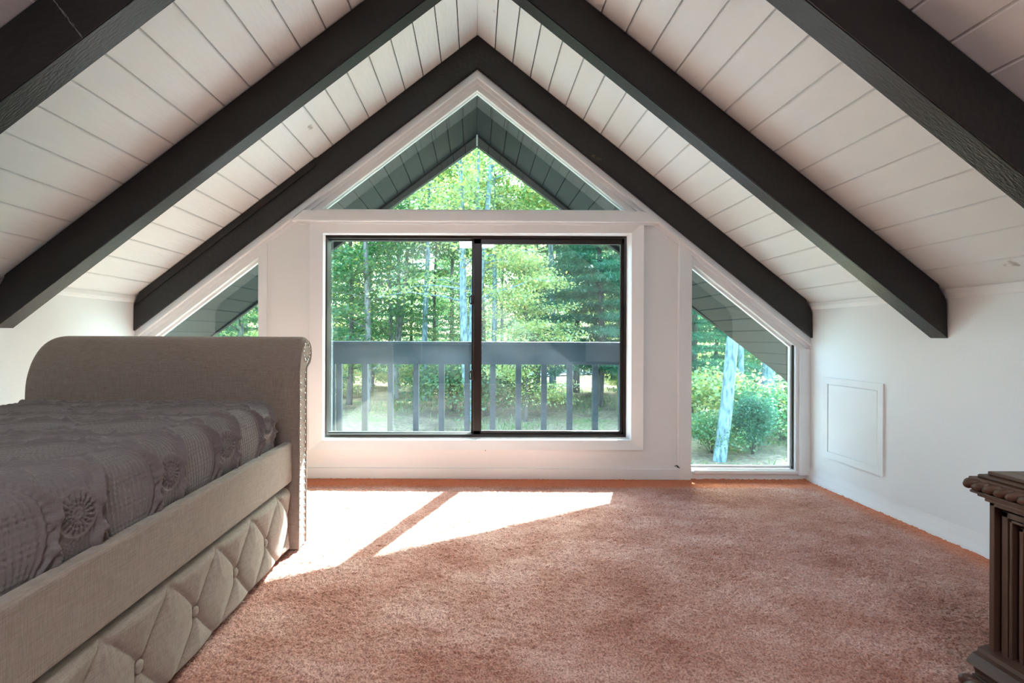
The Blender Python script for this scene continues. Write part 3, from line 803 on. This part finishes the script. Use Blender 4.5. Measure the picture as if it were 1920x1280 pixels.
rope('rope_moulding', 1.036, YE, 1.030, .084, .015, .026, 1.1, 1.0)

# ------------------------------------------------------------------ balcony
ZG = -2.6
BR = empty('balcony_railing', (0, 4.07, -.02)); tag(BR, 'dark teal wooden balcony railing outside the sliding window', 'railing')
YR = 4.10
x0, z1 = XZ(611, 641, YR); x1, _ = XZ(1168, 641, YR); zr0 = XZ(893, 683, YR)[1]; zr1 = XZ(893, 646, YR)[1]
mb = MB(); mb.box(x0, x1, YR - .02, YR + .10, zr1, zr1 + .025, .004); mb.build('cap_rail', M['rail'], BR)
mb = MB(); mb.box(x0, x1, YR, YR + .035, zr0, zr1, .003); mb.build('top_rail', M['rail'], BR)
first = None
for k in range(-1, 11):
    px = 633.5 + (k) * 48.55
    x = (px - PX) * YR / F
    if x < x0 + .02 or x > x1 - .03: continue
    if first is None:
        mb = MB(); mb.box(-.0235, .0235, YR + .035, YR + .075, -.16, zr1 - .005, .003); first = mb.build('baluster', M['rail'], BR)
        first.location.x += x
    else:
        c = first.copy(); COL.objects.link(c); c.location.x = first.location.x + x - xf
    if k == -1 or 'xf' not in globals(): xf = x
for xx in (x0 - .02, x1 - .02):
    mb = MB(); mb.box(xx, xx + .085, YR - .01, YR + .075, -.2, zr1, .004); mb.build('post', M['rail'], BR)
for xx in (x0, x1 - .03):
    mb = MB(); mb.box(xx, xx + .035, YOUT, YR, zr0, zr1, .003); mb.build('return_rail', M['rail'], BR)
dk = MB()
for i in range(9):
    dk.box(x0 - .05, x1 + .05, 2.91 + i * .14, 3.043 + i * .14, -.06, -.025, .003)
dk.box(x0 - .05, x1 + .05, YOUT + .01, YR + .10, -.25, -.07)
tag(dk.build('balcony_deck', M['deck']), 'grey boarded balcony deck outside the sliding window', 'deck')

# ------------------------------------------------------------------ ground
def gz(x, y):
    return ZG + .25 * math.sin(x * .11 + 1) * math.sin(y * .09) + .12 * math.sin(x * .37 + y * .21)
gx = np.linspace(-90, 90, 181); gy = np.linspace(2.9, 150, 160)
Xg, Yg2 = np.meshgrid(gx, gy, indexing='ij')
Zg2 = ZG + .25 * np.sin(Xg * .11 + 1) * np.sin(Yg2 * .09) + .12 * np.sin(Xg * .37 + Yg2 * .21)
o = link('ground', np_mesh('ground', np.stack([Xg, Yg2, Zg2], -1).reshape(-1, 3), grid_quads(len(gx), len(gy))), M['ground'], smooth=True)
tag(o, kind='structure')
ry = np.array([45.5, 51.0]); rx = np.linspace(-60, 60, 121)
Xr, Yr = np.meshgrid(rx, ry, indexing='ij'); Zr = np.maximum.reduce([ZG + .25 * np.sin(Xr * .11 + 1) * np.sin(Yr * .09) + .12 * np.sin(Xr * .37 + Yr * .21)]) + .12
o = link('road', np_mesh('road', np.stack([Xr, Yr, Zr], -1).reshape(-1, 3), grid_quads(len(rx), 2)), M['asphalt'], smooth=True)
tag(o, kind='structure')

# ------------------------------------------------------------------ trees
def leaves_at(pts, L, wr=.55, flat=.5, droop=0.0, jit=.35):
    """one small four-cornered leaf at each point"""
    n = len(pts)
    nrm = rng.normal(size=(n, 3)); nrm[:, 2] = np.abs(nrm[:, 2]) + flat; nrm /= np.linalg.norm(nrm, axis=1)[:, None]
    t = rng.normal(size=(n, 3)); t[:, 2] -= droop; t -= (t * nrm).sum(1)[:, None] * nrm; t /= np.linalg.norm(t, axis=1)[:, None]
    b = np.cross(nrm, t); l = (L * (1 + jit * (rng.random(n) * 2 - 1)))[:, None]
    V = np.empty((n, 4, 3)); V[:, 0] = pts; V[:, 1] = pts + t * l * .5 + b * l * wr * .5; V[:, 2] = pts + t * l - nrm * l * .12; V[:, 3] = pts + t * l * .5 - b * l * wr * .5
    return V.reshape(-1, 3), np.arange(4 * n).reshape(-1, 4)

def broad_proto(H, r0, nb, nleaf, leafL, z_lo, spread, seed, fork=False, lean=0.0, crownlow=True):
    rs = np.random.default_rng(seed)
    mb = MB()
    def trunk_line(x_off, lean_, h):
        pts = []
        for i in range(9):
            t = i / 8
            pts.append(Vector((x_off * t + lean_ * h * t + .12 * math.sin(t * 5 + seed), .10 * math.sin(t * 4 + seed * 2), h * t)))
        pts[0].x = 0; pts[0].y = 0
        return pts
    lines = [(trunk_line(0, lean, H), r0)]
    if fork:
        lines = [(trunk_line(-.9, lean, H), r0 * .8), (trunk_line(.8, lean, H), r0 * .85), (trunk_line(.1, lean, H * .9), r0 * .6)]
    for ln, r in lines:
        mb.tube([ln[0] - Vector((0, 0, .3))] + ln, [r * 1.35] + [r * (1.15 if i == 0 else 1 - .78 * i / 8) for i in range(9)], 10)
    P = []
    for k in range(nb):
        ln, r = lines[k % len(lines)]
        t = z_lo / H + (1 - z_lo / H) * ((k + rs.random()) / nb)
        f = t * 8; i = min(int(f), 7); base = ln[i].lerp(ln[i + 1], f - i)
        ang = rs.random() * 6.283; Lb = spread * (.45 + .55 * math.sin(math.pi * min(1, .25 + t * .75))) * (.7 + .5 * rs.random())
        d = Vector((math.cos(ang), math.sin(ang), .25 + .35 * rs.random()))
        pts = [base + d * (Lb * s) + Vector((0, 0, -.25 * Lb * s * s)) + Vector(rs.normal(size=3)) * .06 * s for s in np.linspace(0, 1, 5)]
        rb = max(.012, r * (1 - .75 * t) * .33)
        mb.tube(pts, [rb * (1 - .8 * s) for s in np.linspace(0, 1, 5)], 5)
        m = nleaf // nb
        s = rs.random(m) ** .6
        f2 = s * 4; i2 = np.minimum(f2.astype(int), 3)
        A = np.array([tuple(p) for p in pts]); c = A[i2] + (A[i2 + 1] - A[i2]) * (f2 - i2)[:, None]
        # leaves hang in flat sprays
        spr = rs.normal(size=(m, 3)) * np.array([.42, .42, .13]) * (.5 + .25 * Lb)
        P.append(c + spr)
    P = np.vstack(P)
    V, Q = leaves_at(P, leafL)
    return mb, np_mesh('foliage', V, Q)

def pine_proto(H, r0, z_lo, Lmax, nneedle, seed, gap=.55, nl=.17, nw=.10, fl=.15):
    rs = np.random.default_rng(seed); mb = MB()
    pts = [Vector((.05 * math.sin(i + seed), .05 * math.cos(i * 1.3), H * i / 8)) for i in range(9)]
    mb.tube([Vector((0, 0, -.3))] + pts, [r0 * 1.2] + [r0 * (1 - .9 * i / 8) for i in range(9)], 9)
    P = []; z = z_lo; br = []
    while z < H - .3:
        t = (z - z_lo) / (H - z_lo); Lb0 = Lmax * (1 - t) ** .75 + .3
        for k in range(6):
            ang = rs.random() * .6 + k * 1.047; Lb = Lb0 * (.75 + .4 * rs.random())
            d = Vector((math.cos(ang), math.sin(ang), .10))
            q = [Vector((0, 0, z)) + d * (Lb * s) + Vector((0, 0, -.14 * Lb * s * s)) for s in np.linspace(0, 1, 4)]
            mb.tube(q, [max(.008, .035 * (1 - .8 * s)) for s in np.linspace(0, 1, 4)], 4)
            br.append((q, Lb))
        z += gap * (.8 + .4 * rs.random())
    tot = sum(b[1] for b in br)
    for q, Lb in br:
        m = int(nneedle * Lb / tot); s = .15 + .85 * rs.random(m) ** .7
        A = np.array([tuple(p) for p in q]); f2 = s * 3; i2 = np.minimum(f2.astype(int), 2)
        c = A[i2] + (A[i2 + 1] - A[i2]) * (f2 - i2)[:, None]
        w_ = .05 + .32 * np.minimum(s, 1.25 - s) * Lb * .55
        P.append(c + rs.normal(size=(m, 3)) * np.stack([w_, w_, .05 + .0 * w_], -1))
    P = np.vstack(P)
    V, Q = leaves_at(P, nl, nw, fl, 0, .4)
    return mb, np_mesh('foliage', V, Q)

PROTO = {}
def register(key, made, bark, leaf):
    mb, fol = made
    bmesh.ops.recalc_face_normals(mb.bm, faces=mb.bm.faces)
    me = bpy.data.meshes.new('trunk'); mb.bm.to_mesh(me); mb.bm.free()
    me.materials.append(M[bark]); me.polygons.foreach_set('use_smooth', [True] * len(me.polygons)); fol.materials.append(M[leaf])
    PROTO[key] = (me, fol)
register('broadA', broad_proto(14, .17, 46, 15000, .15, 1.6, 2.4, 1), 'bark', 'leaf')
register('broadB', broad_proto(15, .14, 46, 15000, .14, 1.2, 2.6, 2), 'bark_dark', 'leaf')
register('broadC', broad_proto(13, .13, 44, 15000, .15, 1.0, 2.7, 3), 'bark', 'leaf_y')
register('fork', broad_proto(14, .24, 44, 9000, .15, 4.5, 2.6, 4, fork=True), 'bark_pale', 'leaf_y')
register('vfork', broad_proto(13, .20, 40, 12000, .14, 2.8, 2.5, 11, fork=True), 'bark', 'leaf')
register('yellow', broad_proto(9, .10, 44, 16000, .15, .8, 2.9, 5), 'bark_dark', 'leaf_y')
register('tallA', broad_proto(16, .17, 46, 14000, .17, 7.5, 2.8, 41), 'bark', 'leaf')
register('tallB', broad_proto(16, .16, 46, 14000, .17, 7.5, 2.8, 42), 'bark_pale', 'leaf_y')
register('pine', pine_proto(13, .20, 1.8, 3.6, 95000, 6, nw=.14), 'bark_dark', 'needle')
register('pineB', pine_proto(12, .15, 1.2, 2.8, 60000, 8, nw=.13), 'bark_dark', 'needle')
def bare_proto(H, r0, lean, seed):
    mb = MB(); pts = [Vector((lean * H * t + .06 * math.sin(t * 6 + seed), 0, H * t)) for t in np.linspace(0, 1, 9)]; pts[0].x = 0
    mb.tube([Vector((-lean * .3, 0, -.3))] + pts, [r0 * 1.3] + [r0 * (1.12 - .5 * t) for t in np.linspace(0, 1, 9)], 12)
    P = []
    rs = np.random.default_rng(seed)
    for k in range(14):
        z = H * (.55 + .43 * k / 14); b = Vector((lean * z, 0, z)); an = rs.random() * 6.28; d = Vector((math.cos(an), math.sin(an), .4)); L = 2.2
        q = [b + d * (L * s) for s in (0, .5, 1)]; mb.tube(q, [.04, .025, .01], 5)
        P.append(np.array(tuple(b)) + np.outer(rs.random(300), np.array(tuple(d)) * L) + rs.normal(size=(300, 3)) * .4)
    V, Q = leaves_at(np.vstack(P), .15)
    return mb, np_mesh('foliage', V, Q)
register('lean', bare_proto(12, .15, .115, 21), 'bark_pale', 'leaf')
register('slim', bare_proto(12, .085, .01, 22), 'bark_pale', 'leaf')
register('thick', bare_proto(13, .22, .085, 23), 'bark_pale', 'leaf')

def place(key, px, Y, rot, s, name, label, cat, group=None, z=None):
    x = (px - PX) * Y / F
    r = empty(name, (x, Y, gz(x, Y) if z is None else z)); r.rotation_euler = (0, 0, rot); r.scale = (s, s, s)
    for nm, me in zip(('trunk', 'foliage'), PROTO[key]):
        c = bpy.data.objects.new(nm, me); COL.objects.link(c); c.parent = r
    return tag(r, label, cat, group)

place('broadA', 686, 21, .4, 1.0, 'broadleaf_tree', 'slender straight tree behind the left end of the balcony railing', 'tree')
place('broadB', 655, 23.5, 2.0, 1.0, 'broadleaf_tree', 'dark thin trunk tree seen through the leftmost gaps of the railing', 'tree')
place('vfork', 742, 27, .2, 1.0, 'forked_tree', 'forked tree whose limbs part in a V, centre of the left pane', 'tree')
place('fork', 886, 19, .15, 1.0, 'forked_tree', 'tall pale forked tree rising behind the window mullion into the triangular pane', 'tree')
place('broadC', 945, 30, .9, 1.0, 'broadleaf_tree', 'pale yellow green tree just right of the window mullion', 'tree')
place('yellow', 985, 19, 1.5, .72, 'broadleaf_tree', 'low bright yellow leaved tree filling the left of the sliding pane', 'tree')
place('pine', 1125, 22, .3, 1.0, 'pine_tree', 'large green pine with layered boughs at the right of the sliding pane', 'tree')
place('pine', 1082, 28, 2.2, 1.05, 'pine_tree', 'pine rising behind the yellow leaved tree in the sliding pane', 'tree')
place('pineB', 1190, 27, 1.3, 1.0, 'pine_tree', 'smaller pine standing behind the right edge of the sliding pane', 'tree')
place('pineB', 1300, 20, 2.1, .95, 'pine_tree', 'pine whose boughs hang across the upper right side window', 'tree')
place('lean', 1350, 13.0, .0, 1.0, 'leaning_tree', 'pale leaning trunk, nearest in the right side window', 'tree')
place('slim', 1391, 17.0, .4, 1.0, 'slim_tree', 'slim straight trunk between two thicker ones in the right side window', 'tree')
place('thick', 1436, 17.5, .0, 1.0, 'leaning_tree', 'thick pale trunk at the right of the right side window', 'tree')
place('broadB', 1472, 24, .7, 1.0, 'broadleaf_tree', 'thin dark trunk at the right edge of the right side window', 'tree')
place('broadA', 448, 22, 1.1, 1.0, 'broadleaf_tree', 'tree in the left side window above the footboard', 'tree')
place('pineB', 410, 26, .1, 1.0, 'pine_tree', 'pine far back in the left side window', 'tree')
# tall crowns that fill the triangular pane
for px_, Y_, k_, r_ in ((800, 26, 'tallB', .3), (850, 33, 'tallA', 1.7), (925, 27, 'tallB', 2.2), (985, 32, 'tallA', 3.0), (1035, 25, 'tallB', 4.1), (745, 33, 'tallA', 5.0)):
    place(k_, px_, Y_, r_, 1.12, 'tall_tree', 'tall tree whose crown fills the triangular pane under the peak', 'tree', 'tall crowns behind the triangular pane')
# forest beyond
keys = ['broadA', 'broadB', 'broadC', 'broadA', 'broadB', 'pineB', 'broadC']
k = 0
for row, (Y, step) in enumerate(((30, 3.6), (37, 4.0), (57, 5.2), (68, 6.0), (82, 7.0))):
    xw = .82 * Y; x = -xw + (row % 2) * step / 2
    while x < xw:
        jx, jy = random.uniform(-1, 1), random.uniform(-2.2, 2.2)
        px = PX + F * (x + jx) / (Y + jy)
        if not (row == 1 and 930 < px < 1040):
            place(keys[(k * 3 + row) % 7], px, Y + jy, random.uniform(0, 6.28), random.uniform(.9, 1.15) * (1 + .22 * (row > 1) + .25 * (row > 3)), 'woodland_tree',
                  'leafy tree of the dense sunlit wood beyond the balcony', 'tree', 'trees of the wood beyond the balcony')
        k += 1; x += step
# shrubs
def shrub_proto(R, Hh, n, L, seed):
    rs = np.random.default_rng(seed); mb = MB(); P = []
    for k in range(16):
        an = rs.random() * 6.28; e = Vector((math.cos(an) * R * rs.random(), math.sin(an) * R * rs.random(), Hh * (.5 + .5 * rs.random())))
        mb.tube([Vector((0, 0, -.1)), e * .5 + Vector((0, 0, .1)), e], [.015, .01, .004], 5)
        m = n // 16; P.append(np.array(tuple(e)) + rs.normal(size=(m, 3)) * np.array([R * .3, R * .3, Hh * .17]))
    P = np.vstack(P); P[:, 2] = np.maximum(P[:, 2], .03); V, Q = leaves_at(P, L)
    return mb, np_mesh('foliage', V, Q)
register('shrubA', shrub_proto(1.5, 1.7, 6000, .14, 31), 'bark_dark', 'leaf')
register('shrubB', shrub_proto(1.3, 1.3, 5000, .13, 32), 'bark_dark', 'leaf_y')
register('sapling', shrub_proto(.5, 1.3, 20000, .055, 33), 'bark_dark', 'needle')
place('sapling', 1412, 13.6, .3, 1.0, 'pine_sapling', 'young green pine sapling at the foot of the leaning trunk', 'sapling')
place('shrubA', 850, 22, .3, 1.25, 'shrub', 'broad leafy shrub beyond the railing, left of the mullion', 'shrub')
place('shrubA', 915, 20.5, 1.9, 1.15, 'shrub', 'leafy shrub beyond the railing, right of the mullion', 'shrub')
place('shrubB', 778, 30, .5, 1.4, 'shrub', 'pale shrub at the top of the slope behind the left balusters', 'shrub')
place('shrubB', 1312, 17, .5, 1.3, 'shrub', 'white sunlit shrub at the left of the right side window', 'shrub')
place('shrubA', 1335, 13.8, 2.5, .55, 'shrub', 'low green undergrowth bush beside the leaning trunk', 'shrub')
place('shrubA', 1465, 15.0, 1.5, .8, 'shrub', 'green bush at the lower right of the right side window', 'shrub')
place('shrubB', 620, 26, 2.5, 1.2, 'shrub', 'sunlit shrub at the left edge of the sliding window', 'shrub')
for i in range(26):
    Y = random.uniform(33, 62); px = random.uniform(560, 1520)
    if 44 < Y < 52.5: Y += 9
    if 950 < px < 1050 and Y < 50: continue
    place(random.choice(['shrubA', 'shrubB']), px, Y, random.uniform(0, 6), random.uniform(.7, 1.3), 'undergrowth_shrub', 'small shrub among the distant trees of the wood', 'shrub', 'undergrowth shrubs of the wood')
# grass
n = 42000
gyv = 9 + 36 * rng.random(n) ** 1.4; gxv = (rng.random(n) * 2 - 1) * gyv * .75
keep = (np.sin(gxv * .7 + 1) * np.sin(gyv * .45 + .5) + rng.normal(size=n) * .3) > .5
gxv, gyv = gxv[keep], gyv[keep]
gzv = ZG + .25 * np.sin(gxv * .11 + 1) * np.sin(gyv * .09) + .12 * np.sin(gxv * .37 + gyv * .21)
Pp = np.stack([gxv, gyv, gzv - .02], -1); nn = len(Pp)
an = rng.random(nn) * 6.28; hh = .12 + .16 * rng.random(nn); wv = .02
dx = np.stack([np.cos(an) * wv, np.sin(an) * wv, np.zeros(nn)], -1); tp = np.stack([rng.normal(size=nn) * .06, rng.normal(size=nn) * .06, hh], -1)
V = np.stack([Pp - dx, Pp + dx, Pp + dx * .4 + tp, Pp - dx * .4 + tp], 1).reshape(-1, 3)
o = link('grass', np_mesh('grass', V, np.arange(4 * nn).reshape(-1, 4)), M['grassblade'])
tag(o, 'patches of thin green grass on the woodland floor', 'grass', kind='stuff')
